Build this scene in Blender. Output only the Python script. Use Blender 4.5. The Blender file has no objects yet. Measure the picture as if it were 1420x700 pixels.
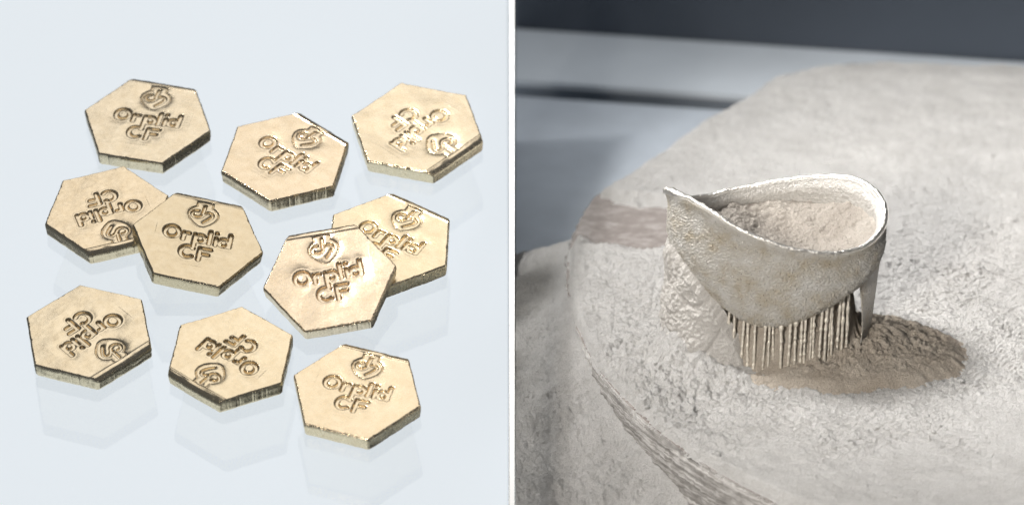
import bpy, math
import numpy as np
from mathutils import Matrix, Vector

# ------------------------------------------------------------------ camera, world, lamps, exposure
# 1 unit = 1 cm.  A macro view: a tilted glass plate with gold tokens (left of a divider strip) and a
# metal printing platform with a printed dental crown (right of it).
sc = bpy.context.scene
sc.unit_settings.system = 'METRIC'
sc.unit_settings.scale_length = 0.01
F_PX, PITCH = 5000.0, math.radians(27.0)
DIST = F_PX / 300.0
cs, sn = math.cos(PITCH), math.sin(PITCH)

cam_d = bpy.data.cameras.new('camera')
cam = bpy.data.objects.new('camera', cam_d)
sc.collection.objects.link(cam)
cam.location = (0, -cs * DIST, sn * DIST)
cam.rotation_euler = (math.pi / 2 - PITCH, 0, 0)
cam_d.sensor_width = 36.0
cam_d.lens = 36.0 * F_PX / 1420.0
cam_d.clip_start, cam_d.clip_end = 0.5, 200
cam_d.dof.use_dof = True
cam_d.dof.focus_distance = DIST - 0.1
cam_d.dof.aperture_fstop = 0.70
sc.camera = cam

w = bpy.data.worlds.new('World')
sc.world = w
w.use_nodes = True
w.node_tree.nodes['Background'].inputs[0].default_value = (0.80, 0.88, 1.0, 1)
w.node_tree.nodes['Background'].inputs[1].default_value = 0.10


def area_lamp(name, loc, target, size, power, color):
    d = bpy.data.lights.new(name, 'AREA')
    d.shape = 'RECTANGLE'
    d.size, d.size_y = size
    d.energy = power
    d.color = color
    o = bpy.data.objects.new(name, d)
    sc.collection.objects.link(o)
    o.location = loc
    o.rotation_euler = (Vector(target) - Vector(loc)).to_track_quat('-Z', 'Y').to_euler()
    return o


area_lamp('softbox_lamp', (-0.9, 2.3, 8.2), (-1.0, 0.6, 0), (6.6, 8.6), 190, (1.0, 0.985, 0.96))
_bl = area_lamp('back_fill', (2.0, 3.0, 4.6), (0.7, 3.5, -1), (1.6, 1.2), 6.5, (0.93, 0.97, 1.0))  # fill added to brighten the deck behind the platform
_bl.data.spread = math.radians(58)


def spot_lamp(name, loc, target, size_deg, blend, radius, power, color):
    d = bpy.data.lights.new(name, 'SPOT')
    d.energy, d.color = power, color
    d.spot_size, d.spot_blend, d.shadow_soft_size = math.radians(size_deg), blend, radius
    o = bpy.data.objects.new(name, d)
    sc.collection.objects.link(o)
    o.location = loc
    o.rotation_euler = (Vector(target) - Vector(loc)).to_track_quat('-Z', 'Y').to_euler()
    return o


# studio spots on the powder side: key from the upper left, weaker fill from the front left
spot_lamp('key_spot', (-3.7, 1.9, 8.7), (3.2, 0.7, -0.4), 30.6, 0.22, 1.5, 10800, (1.0, 0.985, 0.965))
spot_lamp('fill_spot', (-3.2, -10.5, 5.6), (1.95, 0.0, -0.3), 20.5, 0.25, 1.2, 7200, (1.0, 0.95, 0.88))

sc.render.engine = 'CYCLES'
sc.cycles.use_denoising = True
sc.cycles.use_adaptive_sampling = False
sc.cycles.max_bounces = 10
sc.cycles.transparent_max_bounces = 12
sc.cycles.sample_clamp_indirect = 4
sc.view_settings.view_transform = 'Standard'
sc.view_settings.look = 'None'
sc.view_settings.exposure = 0.0
sc.view_settings.gamma = 1.0
sc.view_settings.use_curve_mapping = False

C = sc.collection

# ------------------------------------------------------------------ numpy helpers
_rng = np.random.RandomState(7)
_PERM = _rng.permutation(4096)
_GA = _rng.rand(4096) * 2 * np.pi


def perlin(x, y, seed=0):
    xi, yi = np.floor(x).astype(np.int64), np.floor(y).astype(np.int64)
    xf, yf = x - xi, y - yi
    u = xf ** 3 * (xf * (xf * 6 - 15) + 10)
    v = yf ** 3 * (yf * (yf * 6 - 15) + 10)

    def g(ix, iy, dx, dy):
        h = _PERM[(_PERM[(ix + seed * 131) & 4095] + iy + seed * 57) & 4095]
        a = _GA[h]
        return np.cos(a) * dx + np.sin(a) * dy
    n00, n10 = g(xi, yi, xf, yf), g(xi + 1, yi, xf - 1, yf)
    n01, n11 = g(xi, yi + 1, xf, yf - 1), g(xi + 1, yi + 1, xf - 1, yf - 1)
    a = n00 + u * (n10 - n00)
    b = n01 + u * (n11 - n01)
    return (a + v * (b - a)) * 1.5


def fbm(x, y, octaves=4, seed=0, gain=0.5):
    s, a, t = 0.0, 1.0, 0.0
    for o in range(octaves):
        s = s + a * perlin(x, y, seed + o)
        t += a
        x, y, a = x * 2.03 + 3.1, y * 2.03 - 1.7, a * gain
    return s / t


def sstep(a, b, x):
    t = np.clip((x - a) / (b - a), 0, 1)
    return t * t * (3 - 2 * t)


def crust(x, y, seed=0):
    """crumbly powder: flakes and pits, about -1..1"""
    wx = x + 0.02 * fbm(x * 18, y * 18, 3, seed + 20)
    wy = y + 0.02 * fbm(x * 18 + 9, y * 18, 3, seed + 30)
    amt = sstep(-.35, .45, fbm(x * 2.3, y * 2.8, 3, seed + 40))          # loose in some places, smooth in others
    big = fbm(wx * 7, wy * 10, 4, seed)
    mid = fbm(wx * 22, wy * 38, 4, seed + 5)
    fin = fbm(x * 70, y * 90, 2, seed + 9)
    shelf = sstep(.02, .16, mid)                                         # little flakes with a steep side
    pit = -np.clip(-.18 - fbm(wx * 15, wy * 27, 3, seed + 14), 0, 1) * 3
    return 0.8 * big + (.3 + .7 * amt) * (.55 * sstep(-.10, .26, mid) - .27 + .2 * pit + .25 * mid) + 0.45 * fin


def np_mesh(name, verts, quads, smooth=True):
    """quads: (n,4) or (n,3) int array"""
    verts = np.asarray(verts, np.float32)
    quads = np.asarray(quads, np.int32)
    k = quads.shape[1]
    m = bpy.data.meshes.new(name)
    m.vertices.add(len(verts))
    m.vertices.foreach_set('co', verts.ravel())
    m.loops.add(quads.size)
    m.loops.foreach_set('vertex_index', quads.ravel())
    m.polygons.add(len(quads))
    m.polygons.foreach_set('loop_start', np.arange(0, quads.size, k, dtype=np.int32))
    m.polygons.foreach_set('use_smooth', np.full(len(quads), smooth, bool))
    m.update(calc_edges=True)
    m.validate()
    return m


def grid_faces(nu, nv, wrap_u=False, wrap_v=False):
    """vertex index = i*nv + j"""
    iu = np.arange(nu if wrap_u else nu - 1)
    jv = np.arange(nv if wrap_v else nv - 1)
    I, J = np.meshgrid(iu, jv, indexing='ij')
    I2, J2 = (I + 1) % nu, (J + 1) % nv
    return np.stack([I * nv + J, I2 * nv + J, I2 * nv + J2, I * nv + J2], -1).reshape(-1, 4)


def obj(name, mesh, mats, parent=None):
    o = bpy.data.objects.new(name, mesh)
    C.objects.link(o)
    if mesh is not None and not mesh.materials:
        for mt in (mats if isinstance(mats, (list, tuple)) else [mats]):
            mesh.materials.append(mt)
    if parent is not None:
        o.parent = parent
    return o


def tag(o, label, cat=None, group=None, kind=None):
    o['label'] = label
    if cat:
        o['category'] = cat
    if group:
        o['group'] = group
    if kind:
        o['kind'] = kind
    return o


def empty(name, loc=(0, 0, 0)):
    o = bpy.data.objects.new(name, None)
    o.empty_display_size = 0.1
    o.location = loc
    C.objects.link(o)
    return o


def box_mesh(name, x0, x1, y0, y1, z0, z1):
    v = [(x, y, z) for x in (x0, x1) for y in (y0, y1) for z in (z0, z1)]
    f = [(0, 1, 3, 2), (4, 6, 7, 5), (0, 4, 5, 1), (2, 3, 7, 6), (0, 2, 6, 4), (1, 5, 7, 3)]
    return np_mesh(name, v, f, False)


# ------------------------------------------------------------------ materials
class NT:
    def __init__(self, name):
        self.m = bpy.data.materials.new(name)
        self.m.use_nodes = True
        self.t = self.m.node_tree
        self.b = self.t.nodes['Principled BSDF']
        self.out = self.t.nodes['Material Output']
        self.co = self.n('ShaderNodeTexCoord').outputs['Object']

    def n(self, kind, **kw):
        nd = self.t.nodes.new(kind)
        for k, v in kw.items():
            if k in nd.inputs:
                nd.inputs[k].default_value = v
            else:
                setattr(nd, k, v)
        return nd

    def l(self, a, b):
        self.t.links.new(a, b)

    def mapped(self, scale, loc=(0, 0, 0), rot=(0, 0, 0)):
        mp = self.n('ShaderNodeMapping')
        mp.inputs['Scale'].default_value = scale
        mp.inputs['Location'].default_value = loc
        mp.inputs['Rotation'].default_value = rot
        self.l(self.co, mp.inputs['Vector'])
        return mp.outputs[0]

    def noise(self, scale, detail=4, rough=.55, vec=None):
        nd = self.n('ShaderNodeTexNoise', Scale=scale, Detail=detail, Roughness=rough)
        self.l(vec or self.co, nd.inputs['Vector'])
        return nd.outputs['Fac']

    def ramp(self, fac, stops):
        r = self.n('ShaderNodeValToRGB')
        el = r.color_ramp.elements
        while len(el) < len(stops):
            el.new(0.5)
        for e, (p, c) in zip(el, stops):
            e.position = p
            e.color = (*c, 1) if len(c) == 3 else c
        self.l(fac, r.inputs[0])
        return r.outputs[0]

    def bump(self, fac, strength, dist, prev=None):
        b = self.n('ShaderNodeBump', Strength=strength, Distance=dist)
        self.l(fac, b.inputs['Height'])
        if prev is not None:
            self.l(prev, b.inputs['Normal'])
        return b.outputs[0]

    def mix(self, fac, a, b, blend='MIX'):
        nd = self.n('ShaderNodeMix', data_type='RGBA', blend_type=blend)
        for s, v in ((0, fac), (6, a), (7, b)):
            if isinstance(v, (float, int)):
                nd.inputs[s].default_value = v
            elif isinstance(v, tuple):
                nd.inputs[s].default_value = (*v, 1)
            else:
                self.l(v, nd.inputs[s])
        return nd.outputs[2]

    def math(self, op, a, b=None):
        nd = self.n('ShaderNodeMath', operation=op)
        for s, v in ((0, a), (1, b)):
            if v is None:
                continue
            if isinstance(v, (float, int)):
                nd.inputs[s].default_value = v
            else:
                self.l(v, nd.inputs[s])
        return nd.outputs[0]


def gold_material(name, side):
    k = NT(name)
    oi = k.n('ShaderNodeObjectInfo')
    ofs = k.n('ShaderNodeVectorMath', operation='ADD')
    k.l(k.co, ofs.inputs[0])
    k.l(k.math('MULTIPLY', oi.outputs['Object Index'], 3.7), ofs.inputs[1])
    k.co = ofs.outputs[0]
    base = k.ramp(k.noise(7, 4), [(.3, (.84, .70, .50)), (.72, (.92, .79, .595))])
    if side:
        # sheared flank: vertical drag marks and dark oxide in them
        v = k.mapped((30, 30, 30))
        st = k.noise(1.0, 5, .65, v)
        base = k.ramp(st, [(.27, (.45, .36, .22)), (.36, (.92, .82, .60)), (.75, (.98, .90, .69))])
        rg = k.ramp(st, [(.3, (.4,) * 3), (.7, (.18,) * 3)])
        nb = k.bump(st, .12, .01)
    else:
        sp = k.noise(55, 3, .6)
        rg = k.ramp(k.noise(16, 5, .6), [(.3, (.22,) * 3), (.7, (.32,) * 3)])
        base = k.mix(k.ramp(k.noise(34, 3, .6), [(.66, (0,) * 3), (.76, (.5,) * 3)]), base, (.55, .42, .24))
        nb = k.bump(sp, .04, .005)
        nb = k.bump(k.noise(12, 3), .04, .012, nb)
        nb = k.bump(k.noise(1.0, 3, .6, k.mapped((3, 120, 3), (0, 0, 0), (0, 0, .6))), .05, .004, nb)
    base = k.mix(1.0, base, oi.outputs['Color'], 'MULTIPLY')
    k.l(base, k.b.inputs['Base Color'])
    k.l(rg, k.b.inputs['Roughness'])
    k.l(nb, k.b.inputs['Normal'])
    k.b.inputs['Metallic'].default_value = 1.0
    return k.m


def powder_material(name, c0, c1, fine=1.0, attr=False):
    k = NT(name)
    col = k.ramp(k.noise(5, 5, .6), [(.3, c0), (.72, c1)])
    grain = k.noise(190, 3, .8)
    g2 = k.ramp(grain, [(.30, (.66,) * 3), (.46, (.96,) * 3), (.75, (1.10,) * 3)])
    col = k.mix(1.0, col, g2, 'MULTIPLY')
    k.l(col, k.b.inputs['Base Color'])
    k.b.inputs['Roughness'].default_value = .95
    k.b.inputs['Specular IOR Level'].default_value = .15
    nb = k.bump(k.noise(60, 6, .75), .75 * fine, .021)
    nb = k.bump(k.noise(150, 4, .75), .8 * fine, .014, nb)
    k.l(nb, k.b.inputs['Normal'])
    return k.m


M_TOP = gold_material('gold_face', False)
M_SIDE = gold_material('gold_flank', True)
M_POWDER = powder_material('powder', (.60, .585, .565), (.72, .705, .685), 1.3)
M_BANK = powder_material('powder_bank', (.56, .545, .525), (.69, .67, .65), 1.5)
M_SHADE_TAN = powder_material('shade_tan_powder', (.55, .47, .385), (.71, .635, .545), 1.6)  # tan partly stands in for the shadow right of the crown
M_CAKE = powder_material('caked_powder', (.52, .495, .465), (.64, .615, .585), .9)
M_FILL = powder_material('fill_powder', (.47, .42, .37), (.62, .57, .51), 1.3)


def simple(name, col, rough=.5, metal=0.0, bump=None, var=.12, scale=3):
    k = NT(name)
    c = k.ramp(k.noise(scale, 5, .6), [(.3, tuple(q * (1 - var) for q in col)), (.7, tuple(q * (1 + var) for q in col))])
    k.l(c, k.b.inputs['Base Color'])
    k.b.inputs['Roughness'].default_value = rough
    k.b.inputs['Metallic'].default_value = metal
    if bump:
        k.l(k.bump(k.noise(bump[0], 4), bump[1], bump[2]), k.b.inputs['Normal'])
    return k.m


M_SHEET = simple('added_sheet_glow', (.30, .32, .35), .9, 0, None, .015, .5)
M_SHEET.node_tree.nodes['Principled BSDF'].inputs['Emission Color'].default_value = (.90, .955, 1.0, 1)
M_SHEET.node_tree.nodes['Principled BSDF'].inputs['Emission Strength'].default_value = .79  # glow added to the plain backdrop sheet in place of lamps
M_CORE = simple('divider_white', (.95, .95, .95), .9, 0, (60, .1, .003), .01)
M_FLAG = simple('black_paper', (.03, .03, .033), .8)
M_DECK = simple('deck_paint', (.55, .60, .66), .6, 0, (20, .2, .01), .15, 1.3)
M_LEDGE = simple('ledge_paint', (.70, .75, .80), .55, 0, None, .08, 1.0)
M_SLOT_SHADE = simple('slot_shade', (.26, .29, .33), .7, 0, None, .1, 1.0)  # shade inside the slot put into the colour
M_WALL = simple('chamber_paint', (.058, .072, .095), .6, 0, None, .15, .4)


def glass_material():
    k = NT('clear_glass')
    geo = k.n('ShaderNodeNewGeometry')
    dt = k.n('ShaderNodeVectorMath', operation='DOT_PRODUCT')
    k.l(geo.outputs['Incoming'], dt.inputs[0])
    k.l(geo.outputs['Normal'], dt.inputs[1])
    c = k.math('ABSOLUTE', dt.outputs['Value'])
    p = k.math('POWER', k.math('SUBTRACT', 1.0, c), 5.0)
    fac = k.math('ADD', k.math('MULTIPLY', p, .92), .078)
    tr = k.n('ShaderNodeBsdfTransparent')
    tr.inputs[0].default_value = (.985, .992, .995, 1)
    gl = k.n('ShaderNodeBsdfGlossy', Roughness=.015)
    mx = k.n('ShaderNodeMixShader')
    k.l(fac, mx.inputs[0])
    k.l(tr.outputs[0], mx.inputs[1])
    k.l(gl.outputs[0], mx.inputs[2])
    k.l(mx.outputs[0], k.out.inputs['Surface'])
    return k.m


M_GLASS = glass_material()


def crown_material():
    k = NT('printed_alloy')
    n1 = k.noise(9, 5, .65)
    col = k.ramp(n1, [(.32, (.47, .41, .315)), (.5, (.53, .50, .45)), (.7, (.60, .585, .56))])
    k.l(col, k.b.inputs['Base Color'])
    k.l(k.ramp(n1, [(.3, (.65,) * 3), (.6, (.3,) * 3)]), k.b.inputs['Metallic'])
    spk = k.noise(95, 1, .5)
    k.l(k.ramp(spk, [(.66, (.52,) * 3), (.70, (.16,) * 3)]), k.b.inputs['Roughness'])
    nb = k.bump(k.noise(80, 5, .75), .8, .014)
    nb = k.bump(k.noise(170, 3, .75), .8, .007, nb)
    k.l(nb, k.b.inputs['Normal'])
    return k.m


def bright_metal(name, col, rough, b):
    k = NT(name)
    k.l(k.ramp(k.noise(30, 4, .6), [(.3, tuple(q * .8 for q in col)), (.7, col)]), k.b.inputs['Base Color'])
    k.b.inputs['Metallic'].default_value = 1
    k.b.inputs['Roughness'].default_value = rough
    k.l(k.bump(k.noise(85, 3, .7), b, .01), k.b.inputs['Normal'])
    return k.m


M_CROWN = crown_material()
M_RIM = bright_metal('margin_metal', (.80, .77, .72), .38, .7)
M_STRUT = bright_metal('strut_metal', (.80, .745, .65), .46, .7)
M_STRUT.node_tree.nodes['Principled BSDF'].inputs['Metallic'].default_value = .6
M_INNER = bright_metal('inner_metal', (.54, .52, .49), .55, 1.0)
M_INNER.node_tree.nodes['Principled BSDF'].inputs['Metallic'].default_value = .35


def plate_material():
    k = NT('brushed_plate')
    st = k.noise(1.0, 6, .7, k.mapped((12, 20, 20)))
    col = k.ramp(st, [(.28, (.14, .12, .11)), (.5, (.20, .176, .163)), (.72, (.32, .298, .282))])
    k.l(col, k.b.inputs['Base Color'])
    k.b.inputs['Roughness'].default_value = .7
    k.l(k.bump(st, .4, .01), k.b.inputs['Normal'])
    return k.m


def rim_wall_material():
    """turned flank of the platform: bands that run round it, powder caught in them"""
    k = NT('turned_flank')
    uv = k.n('ShaderNodeUVMap')
    k.co = uv.outputs[0]
    st = k.noise(1.0, 6, .72, k.mapped((1.8, 62, 1)))
    dust = k.noise(1.0, 7, .75, k.mapped((9, 13, 1), (3, 1, 0)))
    f = k.math('ADD', k.math('MULTIPLY', st, .68), k.math('MULTIPLY', dust, .32))
    col = k.ramp(f, [(.38, (.10, .094, .088)), (.48, (.23, .218, .205)), (.56, (.42, .405, .39)), (.66, (.60, .585, .565))])
    k.l(col, k.b.inputs['Base Color'])
    k.b.inputs['Roughness'].default_value = .75
    k.l(k.bump(f, .6, .02), k.b.inputs['Normal'])
    return k.m


M_PLATE = plate_material()
M_FLANK = rim_wall_material()

# ------------------------------------------------------------------ left: glass plate, sheet below, divider strip, added black flag
TILT = math.radians(45.2) - PITCH
LV = Vector((0, math.cos(TILT), math.sin(TILT)))
LN = Vector((0, -math.sin(TILT), math.cos(TILT)))
LO = Vector((-355.0 / 300.0, 0, 0))
TH = 0.078
M_LEFT = Matrix((Vector((1, 0, 0)), LV, LN)).transposed().to_4x4()
M_LEFT.translation = LO - LN * TH            # origin on the upper face of the glass
XW = 0.0118                                  # half thickness of the divider strip

xr = -XW - 0.0004 - LO.x
g = obj('glass_plate', box_mesh('glass_plate', -2.9, xr, -2.5, 2.6, -0.16, 0), M_GLASS)
g.matrix_world = M_LEFT
tag(g, 'clear glass plate that carries all the gold tokens', 'glass plate')
s = obj('glowing_sheet', box_mesh('glowing_sheet', -3.0, xr, -4.6, 6.2, -3.04, -3.0), M_SHEET)
s.matrix_world = M_LEFT
tag(s, 'pale bluish white backdrop sheet below the glass plate, its glow added', 'background')
s['kind'] = 'structure'


def slanted(name, x0, x1, n_top, n_bot=None):
    """upright slab in the plane x = const, its top parallel to the glass"""
    def yz_at(v_, n_):
        p = LO + LV * v_ + LN * (n_ - TH)
        return (p.y, p.z)
    yz = [yz_at(-2.9, n_top), yz_at(3.2, n_top)]
    yz += [yz_at(3.2, n_bot), yz_at(-2.9, n_bot)] if n_bot is not None else [(yz[1][0], -5.0), (yz[0][0], -5.0)]
    n = len(yz)
    v = [(x0, *p) for p in yz] + [(x1, *p) for p in yz]
    m = bpy.data.meshes.new(name)
    m.from_pydata(v, [], [tuple(range(n)), tuple(range(n, 2 * n))[::-1]] + [(i, n + i, n + (i + 1) % n, (i + 1) % n) for i in range(n)])
    return m


o = obj('divider_strip', slanted('divider_strip', -XW, XW, .022, -.002), M_CORE)  # white line between the two views, built as a strip
tag(o, 'thin straight white strip running up between the tokens and the crown', 'divider')
o = obj('black_flag', slanted('black_flag', -XW + .0005, XW - .0005, -.80), M_FLAG)  # unseen flag, added so right-facing token flanks reflect dark
tag(o, 'unseen black flag added below the white strip to darken token flanks', 'board')

# ------------------------------------------------------------------ token (unit hexagon, logo edge towards +y)
NH = 150
HEX_A = np.pi / 3


def smooth_path(pts, n=10):
    p = np.array(pts, float)
    p = np.vstack([2 * p[0] - p[1], p, 2 * p[-1] - p[-2]])
    out = []
    for i in range(1, len(p) - 2):
        for t in np.linspace(0, 1, n, endpoint=False):
            a, b, c_, d = p[i - 1], p[i], p[i + 1], p[i + 2]
            out.append(.5 * (2 * b + (c_ - a) * t + (2 * a - 5 * b + 4 * c_ - d) * t * t + (3 * b - a - 3 * c_ + d) * t ** 3))
    out.append(p[-2])
    return np.array(out)


def arc(cx, cy, r, a0, a1, n=28, sy=1.0):
    t = np.radians(np.linspace(a0, a1, n))
    return np.c_[cx + r * np.cos(t), cy + r * sy * np.sin(t)]


def seg(*p):
    return np.array(p, float)


LETTERS = [
    [arc(-.385, .065, .100, 0, 360, 40, 1.08)],
    [seg((-.212, .085), (-.212, -.05)), arc(-.152, .022, .060, 175, 72, 12)],
    [seg((-.045, .085), (-.045, -.145)), arc(.035, .02, .070, 0, 360)],
    [seg((.165, .19), (.165, -.05))],
    [seg((.255, .085), (.255, -.05)), seg((.255, .168), (.255, .178))],
    [arc(.375, .02, .070, 0, 360), seg((.455, .19), (.455, -.05))],
    [arc(-.105, -.28, .100, 48, 312, 34, 1.1)],
    [seg((.065, -.17), (.065, -.40)), seg((.065, -.172), (.215, -.172)), seg((.065, -.282), (.19, -.282))],
]
_half = [(.0, .775), (.06, .772), (.122, .758), (.122, .67), (.175, .63), (.225, .565), (.235, .48), (.20, .385), (.13, .305), (.05, .245), (0, .235)]
SHIELD = np.array(_half + [(-a, b) for a, b in _half[::-1][1:]])
SHIELD = (SHIELD - [0, .475]) * .92 + [0, .475]
MONO = [smooth_path([(-.085, .582), (-.145, .572), (-.178, .515), (-.150, .455), (-.085, .435), (-.03, .46), (.01, .525), (.075, .568), (.135, .548), (.142, .49), (.10, .42), (.03, .335)]),
        seg((.005, .715), (-.004, .60), (-.012, .545))]
MONO = [(m_ - [0, .475]) * .92 + [0, .475] for m_ in MONO]


def seg_dist(P, line):
    d = np.full(len(P), 9.0)
    for a, b in zip(line[:-1], line[1:]):
        ab = b - a
        t = np.clip(((P - a) @ ab) / max(ab @ ab, 1e-12), 0, 1)
        d = np.minimum(d, np.hypot(*(P - a - t[:, None] * ab).T))
    return d


def in_poly(P, poly):
    x, y = P[:, 0], P[:, 1]
    ins = np.zeros(len(P), bool)
    for (x0, y0), (x1, y1) in zip(poly[:-1], poly[1:]):
        c_ = ((y0 > y) != (y1 > y)) & (x < (x1 - x0) * (y - y0) / (y1 - y0 + 1e-15) + x0)
        ins ^= c_
    return ins


def build_token(seed):
    """returns dict part -> mesh; unit circumradius, thickness TH/0.311, base at z=0"""
    T = TH / 0.311
    SD = {1: 1.0, 5: .82, 9: 1.15, 13: .92}[seed]          # depth of the strike
    # triangular lattice over the hexagon, corners at 0, 60, ... degrees -> an edge faces +y
    idx, pts = {}, []
    N = NH
    e1, e2 = np.array([1., 0.]), np.array([.5, math.sqrt(3) / 2])
    for q in range(-N, N + 1):
        for r in range(max(-N, -q - N), min(N, -q + N) + 1):
            idx[(q, r)] = len(pts)
            pts.append((q, r))
    Q = np.array(pts)
    P = (Q[:, :1] * e1 + Q[:, 1:] * e2) / N
    tris = []
    for (q, r), i in idx.items():
        a, b, c_ = idx.get((q + 1, r)), idx.get((q, r + 1)), idx.get((q + 1, r - 1))
        if a is not None and b is not None:
            tris.append((i, a, b))
        if a is not None and c_ is not None:
            tris.append((i, c_, a))
    tris = np.array(tris)
    # distances
    ed = np.full(len(P), 9.)
    for j in range(6):
        th = (j + .5) * HEX_A
        ed = np.minimum(ed, math.sqrt(3) / 2 - P @ np.array([math.cos(th), math.sin(th)]))
    up = math.sqrt(3) / 2 - P[:, 1]
    rot = math.radians(2.0)
    L = np.array([1 / 1.04, 1]) * P @ np.array([[math.cos(rot), -math.sin(rot)], [math.sin(rot), math.cos(rot)]])
    near = (np.abs(L[:, 0]) < .62) & (L[:, 1] > -.55) & (L[:, 1] < .86)
    ld = np.full((len(LETTERS), len(P)), 9.)
    for i, strokes in enumerate(LETTERS):
        for st in strokes:
            ld[i, near] = np.minimum(ld[i, near], seg_dist(L[near], st))
    md = np.full(len(P), 9.)
    for st in MONO:
        md[near] = np.minimum(md[near], seg_dist(L[near], st))
    sd = np.full(len(P), 9.)
    sd[near] = seg_dist(L[near], SHIELD)
    ins = np.zeros(len(P), bool)
    ins[near] = in_poly(L[near], SHIELD)
    # height
    z = np.full(len(P), T)
    z += .012 * fbm(P[:, 0] * 1.4 + seed * 5, P[:, 1] * 1.4, 2, seed) + .0009 * fbm(P[:, 0] * 9, P[:, 1] * 9 + seed, 3, seed + 3)
    l_all = ld.min(0)
    wl = .031
    z -= SD * .012 * np.exp(-(np.maximum(l_all - wl, 0) / .07) ** 1.3)            # metal drawn down round each letter
    z -= SD * .036 * (1 - sstep(wl - .009, wl + .004, l_all))                      # letter stroke
    z += .003 * np.exp(-((l_all - wl - .022) / .012) ** 2)
    z -= .012 * np.exp(-(np.maximum(sd - .01, 0) / .05) ** 1.3)
    z -= np.where(ins, .010 * sstep(0, .02, sd), 0)
    z -= .018 * (1 - sstep(.004, .015, sd))                                   # shield outline
    z -= SD * .027 * (1 - sstep(.014, .027, md))                                   # monogram
    z -= .012 * np.exp(-(np.maximum(md - .02, 0) / .03) ** 1.3)
    z -= .020 * (1 - sstep(0, .022, ed)) ** 1.5                               # worn edge
    wob = .012 * perlin(P[:, 0] * 6 + seed, P[:, 1] * 2, seed + 40)
    z -= .030 * (1 - sstep(.0, .075 + wob, up)) - .008 * np.exp(-((up - .098) / .018) ** 2)   # rolled-over edge by the emblem
    nick = fbm(P[:, 0] * 16 + seed, P[:, 1] * 16, 3, seed + 11)
    z -= .03 * np.clip(nick - .12, 0, 1) * (1 - sstep(0, .035, ed))
    # outline not quite straight
    shrink = 1 - (1 - sstep(0, .06, ed)) * (.006 + .010 * fbm(P[:, 0] * 5 + seed * 3, P[:, 1] * 5, 3, seed + 17) + .02 * np.clip(nick - .2, 0, 1))
    XY = P * shrink[:, None]
    # rounded corners
    rr = np.hypot(XY[:, 0], XY[:, 1])
    lim = .983 + .01 * perlin(XY[:, 0] * 3, XY[:, 1] * 3, seed + 60)
    XY *= np.where(rr > lim, lim / np.maximum(rr, 1e-6), 1)[:, None]
    V = np.c_[XY, z]
    # flanks
    ring = []
    cor = [(N, 0), (0, N), (-N, N), (-N, 0), (0, -N), (N, -N)]
    for j in range(6):
        a, b = np.array(cor[j]), np.array(cor[(j + 1) % 6])
        for t in range(N):
            q = a + (b - a) // N * t
            ring.append(idx[tuple(q)])
    ring = np.array(ring)
    nr, rows = len(ring), 9
    top = V[ring]
    sv = []
    for k in range(rows):
        f = k / (rows - 1)
        n_ = fbm(np.arange(nr) / 5.0, np.full(nr, f * 2.0), 3, seed + 23)
        n2 = fbm(np.arange(nr) / 40.0, np.full(nr, f * 3.0), 2, seed + 29)
        sc_ = 1.0 + (0 if k == 0 else .008 - .018 * f + .002 * n_ + .006 * n2)
        if k == rows - 1:
            sc_ = sc_ - .02
        zz = top[:, 2] * (1 - f) + (.012 if 0 < k < rows - 1 else 0) * n_ * .3
        zz = np.maximum(zz, 0)
        sv.append(np.c_[top[:, :2] * np.reshape(sc_, (-1, 1)), zz])
    sv = np.array(sv)                                            # rows, nr, 3
    meshes = {}
    # vertex normals of the whole top, so the split into parts leaves no seam
    fn = np.cross(V[tris[:, 1]] - V[tris[:, 0]], V[tris[:, 2]] - V[tris[:, 0]])
    vn = np.zeros_like(V)
    for c_ in range(3):
        np.add.at(vn, tris[:, c_], fn)
    vn /= np.linalg.norm(vn, axis=1)[:, None]
    fid = np.zeros(len(tris), int)                               # 0 body, 1.. letters, 20 emblem, 21 monogram
    for i in range(len(LETTERS)):
        fid[ld[i][tris].mean(1) < wl + .006] = 1 + i
    fs = sd[tris].mean(1)
    fm = md[tris].mean(1)
    fid[(fs < .016) | (ins[tris].all(1))] = 20
    fid[fm < .03] = 21

    def sub(name, sel, extra=None):
        t = tris[sel]
        u, inv = np.unique(t, return_inverse=True)
        m = np_mesh(name, V[u], inv.reshape(-1, 3))
        m.normals_split_custom_set_from_vertices([tuple(q) for q in vn[u]])
        return m
    meshes['face'] = sub('face', fid == 0)
    meshes['emblem'] = sub('emblem', fid == 20)
    meshes['monogram'] = sub('monogram', fid == 21)
    for i in range(len(LETTERS)):
        meshes['letter%d' % i] = sub('letter', fid == 1 + i)
    fl = sv.transpose(1, 0, 2).reshape(-1, 3)
    q = grid_faces(nr, rows, wrap_u=True)[:, ::-1]
    meshes['flank'] = np_mesh('flank', fl, q)
    bt = np.vstack([sv[-1], [[0, 0, 0]]])
    i_ = np.arange(nr)
    meshes['underside'] = np_mesh('underside', bt, np.c_[(i_ + 1) % nr, i_, np.full(nr, nr)])
    for k, m in meshes.items():
        m.materials.append(M_SIDE if k in ('flank', 'underside') else M_TOP)
    return meshes


VARIANTS = [build_token(s_) for s_ in (1, 5, 9, 13)]

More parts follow.
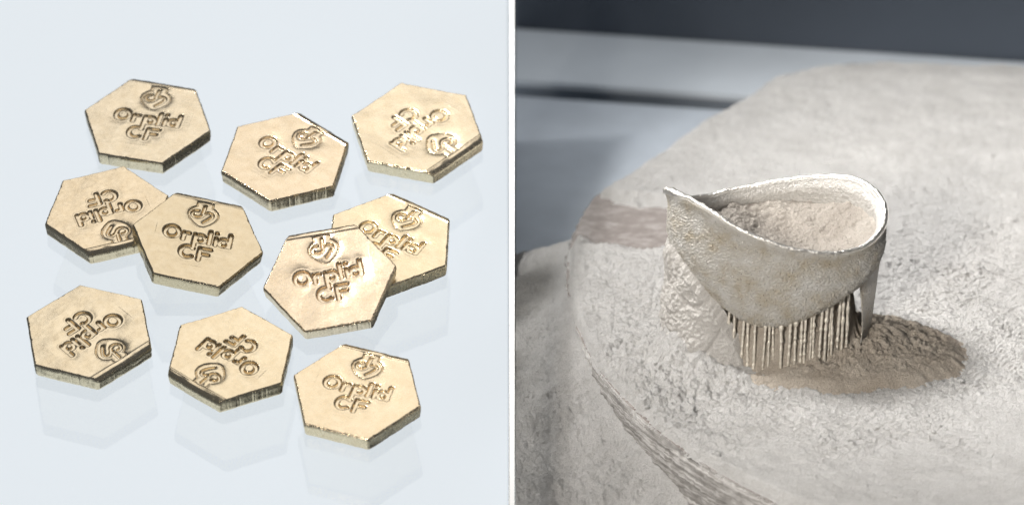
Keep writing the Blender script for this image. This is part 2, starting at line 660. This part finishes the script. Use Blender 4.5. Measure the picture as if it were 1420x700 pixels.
# a, b: place on the glass; yaw of first corner; logo edge; size; tilt vector; lift of centre; variant; tint; label
TOK = [
    (-.5662, .8948, 1.8654, 0, .3186, (0, 0), None, 0, (1.0, .99, .97), 'gold hexagonal token at the far back left, stamped lettering the right way up'),
    (-.7116, .2838, 2.4197, 3, .3000, (0, 0), None, 1, (1.03, .99, .93), 'gold hexagonal token at the left edge half under another, lettering upside down'),
    (-.2678, .0449, 1.9533, 0, .3110, (.044, .149), 1, 0, (.90, .87, .80), 'darker gold token propped on the upside-down one at left, lettering upright'),
    (.1061, .6457, 2.4289, 1, .3170, (0, 0), None, 1, (1.0, .96, .92), 'gold hexagonal token in the middle of the back row, lettering sloping down to the right'),
    (.7293, .8426, 1.829, 2, .3300, (0, 0), None, 0, (1.0, .98, .94), 'gold hexagonal token at the back right, its lettering upside down'),
    (.6142, .0853, 1.5362, 0, .3170, (0, 0), None, 1, (1.03, 1.0, .92), 'gold hexagonal token at the right edge, its lettering partly covered by another token'),
    (.3510, -.2240, 2.264, 0, .3110, (.225, -.040), 1, 0, (1.0, .955, .93), 'pinkish gold token propped on the one behind it, right of centre'),
    (.4925, -.8633, 1.7745, 0, .3040, (0, 0), None, 1, (1.04, 1.0, .93), 'gold hexagonal token in front at the lower right, lettering the right way up'),
    (-.7321, -.5033, 1.784, 2, .3070, (0, 0), None, 0, (1.02, 1.0, .95), 'gold hexagonal token in front at the lower left, lettering upside down'),
    (-.0826, -.6399, 2.4966, 4, .3010, (0, 0), None, 1, (1.04, 1.01, .94), 'gold hexagonal token between the two front corner tokens, lettering upside down'),
]
TOK_VAR = [0, 1, 2, 3, 1, 0, 2, 3, 0, 2]
for a, b, t0, edge, R, tilt, low, var, tint, label in TOK:
    up_ang = t0 - (edge + .5) * HEX_A
    k = R / 1.0
    kz = 0.311
    Rz = Matrix.Rotation(up_ang - math.pi / 2, 4, 'Z')
    ang = math.hypot(*tilt)
    Rt = Matrix.Rotation(ang, 4, Vector((tilt[0], tilt[1], 0)).normalized()) if ang > 1e-6 else Matrix.Identity(4)
    # fitted point is the centre of the upper face
    h = TH
    if low:
        h = -min((Rt @ Vector((R * math.cos(t0 - j * HEX_A), R * math.sin(t0 - j * HEX_A), -TH))).z for j in range(6))
    Mx = M_LEFT @ Matrix.Translation((a, b, h)) @ Rt @ Matrix.Translation((0, 0, -TH + .001)) @ Rz
    root = empty('gold_token')
    root.matrix_world = Mx
    tag(root, label, 'token', 'stamped gold tokens on the glass plate')
    S = Matrix.Diagonal((k, k, kz, 1))
    ms = VARIANTS[TOK_VAR.pop(0)]

    def put(name, mesh, parent, first=True):
        o = bpy.data.objects.new(name, mesh)
        C.objects.link(o)
        o.parent = parent
        if first:
            o.matrix_local = S
        o.color = (*tint, 1)
        o.pass_index = len(TOK_VAR) + 1
        return o
    put('face', ms['face'], root)
    put('flank', ms['flank'], root)
    put('underside', ms['underside'], root)
    em = put('emblem', ms['emblem'], root)
    put('monogram', ms['monogram'], em, False)
    for i in range(len(LETTERS)):
        put('letter', ms['letter%d' % i], root)

# ------------------------------------------------------------------ right: deck, ledge, chamber wall
ZT = -0.42                                   # powder level on the platform
PC, PR = np.array([3.17, .61]), 2.92         # platform centre and radius
XB = XW + .004


def yawed(o, y0):
    o.rotation_euler = (0, 0, math.radians(-9.5))
    o.location = (0, y0, 0)


def prism(name, pts, z0, z1, mat, label=None):
    n = len(pts)
    v = [(x, y, z0) for x, y in pts] + [(x, y, z1) for x, y in pts]
    m = bpy.data.meshes.new(name)
    m.from_pydata(v, [], [tuple(range(n))[::-1], tuple(range(n, 2 * n))] + [(i, (i + 1) % n, n + (i + 1) % n, n + i) for i in range(n)])
    return obj(name, m, mat)


SL = math.tan(math.radians(-9.5))
XE = 9.0
ZD = -1.0


def strip(ya, yb):
    return [(XB, ya), (XE, ya + SL * (XE - XB)), (XE, yb + SL * (XE - XB)), (XB, yb)]


dk = prism('machine_deck', [(XB, -3.2), (XE, -3.2), (XE, 3.93 + SL * (XE - XB)), (XB, 3.93)], ZD - .3, ZD, M_DECK)
tag(dk, 'blurred blue grey machine deck behind the platform', 'machine deck', kind='structure')
sl = prism('deck_slot', strip(3.90, 4.35), ZD - .22, ZD - .20, M_SLOT_SHADE)
tag(sl, 'slot across the machine deck, its shade put into the colour', 'slot', kind='structure')
sw = prism('slot_back', strip(4.22, 4.86), ZD - .6, ZD - .022, M_SLOT_SHADE)
tag(sw, 'back of the slot under the ledge, shade put into its colour', 'slot', kind='structure')
lg = prism('deck_ledge', strip(4.12, 4.86), ZD - .02, ZD + .015, M_LEDGE)
tag(lg, 'pale blue grey ledge at the back of the machine deck', 'ledge', kind='structure')
wl_ = prism('chamber_wall', strip(4.87, 5.0), ZD - .3, 1.2, M_WALL)
tag(wl_, 'dark navy chamber wall behind the ledge', 'wall', kind='structure')


# ------------------------------------------------------------------ platform
def chord_y(x):
    return 3.24 - .085 * (x - 1.6)


def rho(t):
    """platform radius: round, with one flat at the back left"""
    c_ = np.cos(t - math.radians(144.3))
    return np.where(c_ > .9, np.minimum(PR, 2.793 / np.maximum(c_, .5)), PR)


th = np.radians(np.r_[np.linspace(90, 285, 900), np.linspace(286, 449, 160)])
nr = len(th)
lev = np.linspace(0, 1, 26)
ZP, ZB = ZT - .05, ZD + .001
wv, wuv = [], []
for f in lev:
    groove = .012 * fbm(th * 3, np.full(nr, f * 26), 3, 70) + .016 * fbm(th * 70, np.full(nr, f * 18), 3, 72)
    rr = rho(th) + groove - .02 * (1 - sstep(0, .05, np.full(nr, f)))
    X, Y = PC[0] + rr * np.cos(th), PC[1] + rr * np.sin(th)
    Y = np.minimum(Y, chord_y(X) - .02)
    wv.append(np.c_[X, Y, np.full(nr, ZP + (ZB - ZP) * f)])
    wuv.append(np.c_[th * 2.92, np.full(nr, f * .58)])
wv = np.array(wv).transpose(1, 0, 2).reshape(-1, 3)
wuv = np.array(wuv).transpose(1, 0, 2).reshape(-1, 2)
mw = np_mesh('flank', wv, grid_faces(nr, len(lev), wrap_u=True)[:, ::-1])
uvl = mw.uv_layers.new(name='UVMap')
li = np.zeros(len(mw.loops), np.int32)
mw.loops.foreach_get('vertex_index', li)
uvl.data.foreach_set('uv', wuv[li].astype(np.float32).ravel())
plat = empty('build_platform', (PC[0], PC[1], ZB))
tag(plat, 'round metal build platform with turned flank under the pale powder', 'platform')
Minv = Matrix.Translation(-Vector(plat.location))


def under(o, root):
    o.parent = root
    o.matrix_parent_inverse = Matrix.Translation(-root.location)
    return o


under(obj('flank', mw, M_FLANK), plat)
X, Y = PC[0] + (rho(th) - .015) * np.cos(th), PC[1] + (rho(th) - .015) * np.sin(th)
Y = np.minimum(Y, chord_y(X) - .03)
pv = np.vstack([np.c_[X, Y, np.full(nr, ZP)], [[*PC, ZP]]])
i_ = np.arange(nr)
under(obj('plate', np_mesh('plate', pv, np.c_[i_, (i_ + 1) % nr, np.full(nr, nr)], False), M_PLATE), plat)

# ------------------------------------------------------------------ crown outline (plan ellipse and rim heights)
CX, CY, RX, RY = 1.207, -.12, .510, .36
_ph = np.radians([0, 22, 45, 70, 90, 112, 135, 158, 180, 195, 210, 225, 247, 270, 292, 315, 338, 360])
_rz = np.array([.275, .315, .325, .285, .245, .215, .212, .270, .375, .41, .43, .425, .335, .262, .215, .197, .225, .275])
_bz = np.array([-.02, -.04, -.06, -.08, -.10, -.10, -.08, -.04, .00, .00, -.05, -.12, -.20, -.215, -.165, -.10, -.05, -.02])


def per(phi, tab):
    p = np.mod(phi, 2 * np.pi)
    x = np.r_[_ph - 2 * np.pi, _ph[1:], _ph[1:] + 2 * np.pi]
    y = np.r_[tab, tab[1:], tab[1:]]
    out = np.zeros_like(p)
    for d, w_ in ((-.16, .25), (0, .5), (.16, .25)):
        out += w_ * np.interp(p + d, x, y)
    return out


def crown_q(X, Y):
    """normalised plan distance from the crown axis and angle"""
    return np.hypot((X - CX) / RX, (Y - CY) / RY), np.arctan2((Y - CY) / RY, (X - CX) / RX)


# ------------------------------------------------------------------ powder on the platform
ang = np.radians(np.r_[np.linspace(80, 118, 90, endpoint=False), np.linspace(118, 262, 780, endpoint=False), np.linspace(262, 300, 120)])
rad = np.r_[np.linspace(0.0, .9, 50, endpoint=False), np.linspace(.9, PR, 230)]
A, Rr = np.meshgrid(ang, rad, indexing='ij')
edge_n = .010 * fbm(A * 18, Rr * 2, 3, 3) + .012 * fbm(A * 5, Rr * 0, 2, 8)
Rs = Rr * rho(A) / PR * (1 + (edge_n - .008) * sstep(PR - .3, PR, Rr) / PR)
X, Y = PC[0] + Rs * np.cos(A), PC[1] + Rs * np.sin(A)


def bed_height(X, Y, r):
    z = np.full(X.shape, ZT)
    z += .035 * fbm(X * .9, Y * .9, 2, 2) + .014 * fbm(X * 3, Y * 4, 3, 6)
    q, ph = crown_q(X, Y)
    calm = sstep(.0, 1.0, (X - 1.0) * .55 - (Y + .75) * 1.0)              # brushed smoother in the front right
    rough = .021 * (1 - .72 * calm) * (1 - .5 * sstep(.6, 1.8, Y))
    rough = rough * (1 + .7 * np.exp(-((X - .75) ** 2 + (Y + .5) ** 2) / .45 ** 2))
    z += rough * crust(X, Y, 1)
    z += calm * .006 * fbm(X * 3 + Y * 2, Y * 16 - X * 6, 3, 44)
    # powder caked against the left side of the crown
    lump = np.exp(-(np.maximum(q - .96, 0) / .16) ** 2) * np.exp(-((np.mod(ph, 2 * np.pi) - math.radians(196)) / .62) ** 2)
    blk = .06 * fbm(X * 7, Y * 7, 3, 31) + .025 * crust(X, Y, 12)
    z += lump * (.10 + blk * .6)
    foot = np.exp(-(np.maximum(q - .9, 0) / .45) ** 2) * np.exp(-((np.mod(ph, 2 * np.pi) - math.radians(208)) / .75) ** 2)
    z += foot * (.075 + .05 * fbm(X * 6, Y * 9, 3, 33))
    # wiped patch where the plate shows
    strk = fbm(X * 2.2, Y * 8 + X * .8, 4, 51) + .8 * fbm(X * 5, Y * 5, 3, 53)
    m = sstep(.25, .5, X + .12 * strk) * (1 - sstep(.95, 1.75, X + .5 * strk)) * sstep(.84, .98, Y + .13 * strk) * (1 - sstep(1.40, 1.62, Y + .28 * (X - .4) + .14 * strk))
    m = np.where(X < .5, np.maximum(m, sstep(.86, 1.0, Y + .13 * strk) * (1 - sstep(1.40, 1.62, Y + .14 * strk)) ), m)
    z -= m * (.088 + .05 * strk)
    # soft edge of the layer
    z -= .062 * sstep(PR - .06, PR, r) ** 2
    return z


Z = bed_height(X, Y, Rr)
cy = chord_y(X) + .03 * fbm(X * 4, X * 0, 3, 77)
Z -= .05 * sstep(-.25, 0, Y - cy)
Y = np.minimum(Y, cy)
fq = grid_faces(len(ang), len(rad))
V = np.stack([X, Y, Z], -1).reshape(-1, 3)
bad = (V[:, 1] >= (cy.reshape(-1) - 1e-6))
fq = fq[~bad[fq].all(1)]
fq = fq[(V[fq][:, :, 0].max(1) < 4.2)][:, ::-1]
used, inv = np.unique(fq, return_inverse=True)
BED_V = V[used][(V[used][:, 1] < 1.2) & (V[used][:, 0] < 2.7)]
o = obj('platform_powder', np_mesh('platform_powder', V[used], inv.reshape(-1, 4)), M_POWDER)
tag(o, 'pale grey metal powder spread over the round platform', 'powder', kind='stuff')

# ------------------------------------------------------------------ powder banked up outside the platform
ang = np.radians(np.linspace(112, 285, 800))
off = np.r_[np.linspace(-.05, 1.2, 170, endpoint=False), np.linspace(1.2, 3.6, 60)]
A, S_ = np.meshgrid(ang, off, indexing='ij')
X, Y = PC[0] + (rho(A) + S_) * np.cos(A), PC[1] + (rho(A) + S_) * np.sin(A)
deg = np.degrees(A)
hw = np.interp(deg, [112, 150, 165, 178, 191, 197, 203, 208, 215, 223, 232, 245, 285], [.62, .36, .13, .06, .06, .09, .14, .19, .26, .35, .43, .46, .48])
hw = hw + .03 * fbm(A * 8, S_ * 0, 3, 90)
fall = np.interp(deg, [112, 165, 190, 285], [.05, .16, .24, .08])
Z = ZT - hw - fall * (1 - np.exp(-np.maximum(S_, 0) / .32)) + .030 * fbm(X * 1.6, Y * 1.6, 2, 92)
Z += (.032 * crust(X, Y, 4) + .03 * fbm(X * 4, Y * 5, 3, 93)) * sstep(0, .12, S_ + .03) * (1 - .7 * sstep(.7, 1.8, Y))
for px, py, pr, pd in ((.60, -1.17, .035, .07), (.63, -1.14, .025, .05), (.72, -1.26, .02, .04), (.215, -.28, .03, .03)):
    Z -= pd * np.exp(-((X - px) ** 2 + ((Y - py) * .7) ** 2) / pr ** 2)
Z -= .9 * sstep(1.1, 2.5, Y + .15 * fbm(X * 2, Y * 2, 3, 95))
Z = np.maximum(Z, ZD - .12)
fq = grid_faces(len(ang), len(off))
V = np.stack([X, Y, Z], -1).reshape(-1, 3)
out_l = V[:, 0] < XB
fq = fq[~out_l[fq].all(1) & (V[fq][:, :, 1].max(1) < 2.6)][:, ::-1]
V[:, 0] = np.maximum(V[:, 0], XB)
used, inv = np.unique(fq, return_inverse=True)
BANK_V = V[used][V[used][:, 0] > .05]
o = obj('banked_powder', np_mesh('banked_powder', V[used], inv.reshape(-1, 4)), M_BANK)
tag(o, 'rough pale powder banked up against the platform on the left', 'powder', kind='stuff')

# ------------------------------------------------------------------ powder heap at the foot of the crown, its tan partly painted crown shadow
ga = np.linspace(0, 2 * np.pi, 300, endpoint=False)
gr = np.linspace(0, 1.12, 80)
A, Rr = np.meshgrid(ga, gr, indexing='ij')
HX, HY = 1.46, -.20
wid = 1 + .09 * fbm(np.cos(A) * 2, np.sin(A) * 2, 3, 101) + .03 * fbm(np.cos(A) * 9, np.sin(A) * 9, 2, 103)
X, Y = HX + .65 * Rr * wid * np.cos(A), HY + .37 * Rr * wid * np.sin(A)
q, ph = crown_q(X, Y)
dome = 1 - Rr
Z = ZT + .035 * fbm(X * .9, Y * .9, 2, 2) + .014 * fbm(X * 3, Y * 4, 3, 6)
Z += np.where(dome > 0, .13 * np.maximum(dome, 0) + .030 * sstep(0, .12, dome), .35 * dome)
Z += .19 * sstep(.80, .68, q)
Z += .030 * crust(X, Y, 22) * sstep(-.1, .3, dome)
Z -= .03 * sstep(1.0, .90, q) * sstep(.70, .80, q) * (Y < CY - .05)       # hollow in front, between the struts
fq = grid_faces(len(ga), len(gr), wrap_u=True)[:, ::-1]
o = obj('shade_tan_heap', np_mesh('shade_tan_heap', np.stack([X, Y, Z], -1).reshape(-1, 3), fq), M_SHADE_TAN)
tag(o, 'powder heap round the struts, its tan partly standing in for crown shadow at right', 'powder', kind='stuff')

# ------------------------------------------------------------------ crown
cr = empty('dental_crown', (CX, CY, ZT))
tag(cr, 'rough printed metal dental crown upside down on thin supports', 'dental crown')
NP = 900
ph = np.linspace(0, 2 * np.pi, NP, endpoint=False)
zr, zb = per(ph, _rz), per(ph, _bz)
zr = zr + .007 * fbm(np.cos(ph) * 3.2, np.sin(ph) * 3.2, 3, 118)
prof = [(0, 1.0), (.03, 1.0), (.07, .982), (.12, .968), (.2, .968), (.35, .978), (.5, .978), (.65, .955), (.78, .905), (.88, .84), (.95, .76), (1.0, .66)]
pt, pf = zip(*prof)
ts = np.linspace(0, 1, 170)
fr = np.interp(ts, pt, pf)
fr = np.convolve(np.r_[fr[:1].repeat(6), fr, fr[-1:].repeat(6)], np.ones(13) / 13, 'valid')


def ring_pts(f, z, nz=0):
    return np.c_[CX + RX * (f + nz) * np.cos(ph), CY + RY * (f + nz) * np.sin(ph), z]


rings = []
for t, f in zip(ts, fr):
    zt = zr + (zb - zr) * (t ** 1.0)
    nz = .022 * fbm(ph * 52, zt * 118, 2, 120, .6) + .014 * fbm(np.cos(ph) * 4, np.sin(ph) * 4 + t * 4, 2, 124)
    nz = nz * min(1, t * 8)
    rings.append(ring_pts(f, zt, nz))
for f, dz in ((.55, -.012), (.4, -.02), (.2, -.025), (0.02, -.025)):
    rings.append(ring_pts(f, zb * (f / .66) + (1 - f / .66) * -.16 + dz))
rings = rings[::-1]
V = np.array(rings).transpose(1, 0, 2).reshape(-1, 3)
under(obj('shell', np_mesh('shell', V, grid_faces(NP, len(rings), wrap_u=True)), M_CROWN), cr)
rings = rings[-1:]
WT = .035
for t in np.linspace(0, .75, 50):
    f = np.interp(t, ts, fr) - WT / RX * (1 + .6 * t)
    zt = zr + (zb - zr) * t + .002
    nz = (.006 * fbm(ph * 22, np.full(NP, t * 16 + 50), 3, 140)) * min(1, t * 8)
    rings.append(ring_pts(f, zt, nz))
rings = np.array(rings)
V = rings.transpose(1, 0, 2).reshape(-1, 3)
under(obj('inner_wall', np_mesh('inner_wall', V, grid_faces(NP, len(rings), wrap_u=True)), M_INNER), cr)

# margin: a lumpy bead along the rim
NB = 12
bead = []
for j in range(NB):
    a = 2 * np.pi * j / NB
    lump = 1 + .55 * fbm(ph * 11, np.full(NP, 1.2 * math.cos(a)), 4, 150, .7) + .25 * fbm(ph * 47, np.full(NP, 2.5 * math.sin(a)), 3, 155)
    rbead = .0092 * lump * (1 + 1.1 * np.exp(-((np.mod(ph, 2 * np.pi) - math.radians(188)) / .30) ** 2))
    f = 1.0 - .5 * WT / RX + .015 * np.exp(-((np.mod(ph, 2 * np.pi) - math.radians(186)) / .25) ** 2)
    bead.append(np.c_[CX + (RX * f + rbead * 1.15 * math.cos(a)) * np.cos(ph), CY + (RY * f + rbead * 1.15 * math.cos(a)) * np.sin(ph), zr + .004 + rbead * math.sin(a)])
bead = np.array(bead).transpose(1, 0, 2).reshape(-1, 3)
under(obj('margin', np_mesh('margin', bead, grid_faces(NP, NB, True, True)), M_RIM), cr)

# supports: a row of thin beaded struts in front, a second row behind them, and one flat fin at the right
def strut_mesh(seed, h, r0):
    rs = np.random.RandomState(seed)
    nseg, nn = 46, 8
    f = np.linspace(0, 1, nseg)
    rad_ = r0 * (.95 + .7 * fbm(f * 24, f * 0 + seed, 2, 160 + seed) + 1.2 * np.clip(fbm(f * 15 + 3, f * 0 + seed * 2.3, 2, 170), 0, 1))
    rad_ *= 1 + .5 * np.exp(-f / .04) + .35 * np.exp(-(1 - f) / .04)
    wx, wy = r0 * .2 * perlin(f * 4, f * 0 + seed * 1.7, 180), r0 * .2 * perlin(f * 4 + 7, f * 0 + seed * 1.7, 181)
    a = np.linspace(0, 2 * np.pi, nn, endpoint=False)
    v = np.stack([wx[:, None] + rad_[:, None] * np.cos(a), wy[:, None] + rad_[:, None] * np.sin(a), (f * h)[:, None] + 0 * a], -1)
    return np_mesh('support_strut', v.reshape(-1, 3), grid_faces(nseg, nn, wrap_v=True)[:, ::-1])


xs = [1006, 1013, 1024, 1033, 1042, 1053, 1061, 1070, 1079, 1088, 1096, 1104, 1111, 1118, 1124, 1131, 1138, 1144, 1150, 1156, 1163, 1170]
for i, px in enumerate(xs):
    x = (px - 710) / 300.0
    c_ = (x - CX) / (RX * .80)
    p_ = 2 * math.pi - math.acos(max(-1, min(1, c_)))
    y = CY + RY * .80 * math.sin(p_)
    zt = float(per(np.array([p_]), _bz)[0]) + .045
    z0 = ZT - .05
    rj = np.random.RandomState(i + 300)
    o = under(obj('support_strut', strut_mesh(i + 1, zt - z0, .0048 + .0026 * rj.rand()), M_STRUT), cr)
    o.location = (x + .002 * rj.randn(), y + .02 * (rj.rand() - .2), z0)
    o.rotation_euler = (.012 * rj.randn(), .012 * rj.randn(), 0)
for i, d in enumerate(np.linspace(238, 330, 11)):
    p_ = math.radians(d)
    x, y = CX + RX * .62 * math.cos(p_), CY + RY * .62 * math.sin(p_)
    z0, zt = ZT - .05, float(per(np.array([p_]), _bz)[0]) + .01
    o = under(obj('support_strut', strut_mesh(i + 40, zt - z0, .009), M_STRUT), cr)
    o.location = (x, y, z0)
# fin: a thin upright sheet from the bed to the rim's right end
nf, nz_ = 10, 40
fv = []
for side in (-1, 1):
    for i in range(nf):
        u_ = i / (nf - 1)
        for j in range(nz_):
            f = j / (nz_ - 1)
            z = ZT - .04 + f * (.60 - .02 * u_)
            x = 1.695 - .045 * (1 - f) - (1 - u_) * (.055 + .05 * sstep(.2, .9, f))
            z = z + .03 * (1 - u_) * (1 - f)
            y = -.26 + .13 * u_ + side * .007 + .004 * perlin(np.array([u_ * 3]), np.array([f * 12]), 190)[0]
            if f > .52 and u_ < .5:
                y += .05 * (f - .52) * (1 - u_)
            fv.append((x, y, z))
fq1 = grid_faces(nf, nz_)
n1 = nf * nz_
fq2 = fq1[:, ::-1] + n1
rim_ids = [i * nz_ for i in range(nf)] + [(nf - 1) * nz_ + j for j in range(1, nz_)] + [i * nz_ + nz_ - 1 for i in range(nf - 2, -1, -1)] + [j for j in range(nz_ - 2, 0, -1)]
fq3 = np.array([(rim_ids[i], rim_ids[(i + 1) % len(rim_ids)], rim_ids[(i + 1) % len(rim_ids)] + n1, rim_ids[i] + n1) for i in range(len(rim_ids))])
under(obj('support_fin', np_mesh('support_fin', fv, np.vstack([fq1, fq2, fq3[:, ::-1]])), M_CROWN), cr)

# ------------------------------------------------------------------ powder caked on the lower left of the crown
pa = np.radians(np.linspace(140, 250, 340))
tt = np.linspace(0, 1, 110)
A, Tt = np.meshgrid(pa, tt, indexing='ij')
dg = np.degrees(A)
ztop = np.interp(dg, [140, 160, 180, 200, 212, 222, 232, 242, 250], [.05, .12, .20, .17, .11, .03, -.10, -.24, -.40])
ztop = ztop + .06 * fbm(A * 9, A * 0, 3, 210)
z0 = ZT - .04
Z = z0 + (ztop - z0) * Tt
f = np.interp(dg, [140, 180, 205, 222, 236, 250], [.92, .985, .99, .97, .90, .78]) + .07 * (1 - Tt) ** 2
f = f - .12 * sstep(.86, 1.0, Tt)
U_, W_ = A * .46, Z
f = f + (.05 * fbm(U_ * 9, W_ * 9, 5, 214, .6) + .02 * fbm(U_ * 60, W_ * 60, 2, 70)) * (1 - .6 * sstep(.9, 1, Tt))
f = f - .06 * np.exp(-np.abs(fbm(U_ * 3.2 + 2, W_ * 2.6, 2, 219)) / .018) * sstep(.0, .2, Tt) * (1 - sstep(.8, .95, Tt))
X, Y = CX + RX * f * np.cos(A), CY + RY * f * np.sin(A)
o = obj('caked_powder', np_mesh('caked_powder', np.stack([X, Y, Z], -1).reshape(-1, 3), grid_faces(len(pa), len(tt))), M_CAKE)
tag(o, 'cracked block of grey powder caked on the lower left of the crown', 'powder', kind='stuff')

# ------------------------------------------------------------------ powder left inside the crown
ga = np.linspace(0, 2 * np.pi, 320, endpoint=False)
gr = np.linspace(0, 1, 90)
A, Rr = np.meshgrid(ga, gr, indexing='ij')
depth = np.interp(np.mod(A, 2 * np.pi), np.radians([0, 30, 60, 90, 120, 150, 180, 215, 250, 290, 330, 360]), [.07, .11, .115, .085, .04, .03, .09, .14, .06, .03, .035, .06])
ze = per(A.ravel(), _rz).reshape(A.shape) - depth
f_in = .925
X, Y = CX + RX * f_in * Rr * np.cos(A), CY + RY * f_in * Rr * np.sin(A)
Z = ze * Rr ** 1.6 + (1 - Rr ** 1.6) * .06
Z += .030 * fbm(X * 8, Y * 8, 3, 200) + .017 * crust(X, Y, 60)
Z -= .02 * np.exp(-((X - 1.19) ** 2 + (Y + .16) ** 2) / .06 ** 2)
Z = np.minimum(Z, per(A.ravel(), _rz).reshape(A.shape) + .5 * (1 - Rr) - .012)
o = obj('powder_fill', np_mesh('powder_fill', np.stack([X, Y, Z], -1).reshape(-1, 3), grid_faces(len(ga), len(gr), wrap_u=True)[:, ::-1]), M_FILL)
tag(o, 'pitted greyish tan powder lying inside the open crown', 'powder', kind='stuff')

# ------------------------------------------------------------------ loose crumbs of powder
import bmesh


def crumbs(name, spots, sizes, mat, label, seed):
    bm = bmesh.new()
    bmesh.ops.create_icosphere(bm, subdivisions=1, radius=1)
    bv = np.array([v.co[:] for v in bm.verts])
    bf = np.array([[v.index for v in f.verts] for f in bm.faces])
    bm.free()
    rs = np.random.RandomState(seed)
    vs, fs = [], []
    for k_, (p, r) in enumerate(zip(spots, sizes)):
        q_ = bv * (1 + .2 * rs.randn(len(bv), 1)) * r * np.array([1.2, 1.0, .7])
        a_ = rs.rand() * 6.28
        q_ = q_ @ np.array([[math.cos(a_), math.sin(a_), 0], [-math.sin(a_), math.cos(a_), 0], [0, 0, 1]])
        vs.append(q_ + p - np.array([0, 0, r * .05]))
        fs.append(bf + k_ * len(bv))
    o_ = obj(name, np_mesh(name, np.vstack(vs), np.vstack(fs)), mat)
    tag(o_, label, 'powder', kind='stuff')


rs = np.random.RandomState(3)
dens = sstep(-.1, .35, fbm(BED_V[:, 0] * 2.3, BED_V[:, 1] * 2.8, 3, 41)) + 1.5 * np.exp(-(np.hypot(BED_V[:, 0] - .85, (BED_V[:, 1] + .45)) / .35) ** 2)
pick = rs.choice(len(BED_V), 1500, replace=False, p=dens / dens.sum())
crumbs('platform_crumbs', BED_V[pick], .003 + .008 * rs.rand(1500) ** 4, M_POWDER, 'loose pale crumbs scattered on the platform powder', 4)
dens = .15 + sstep(-.1, .35, fbm(BANK_V[:, 0] * 2.3, BANK_V[:, 1] * 2.8, 3, 44))
pick = rs.choice(len(BANK_V), 1200, replace=False, p=dens / dens.sum())
crumbs('bank_crumbs', BANK_V[pick], .004 + .010 * rs.rand(1200) ** 4, M_BANK, 'loose pale crumbs on the banked powder at lower left', 5)
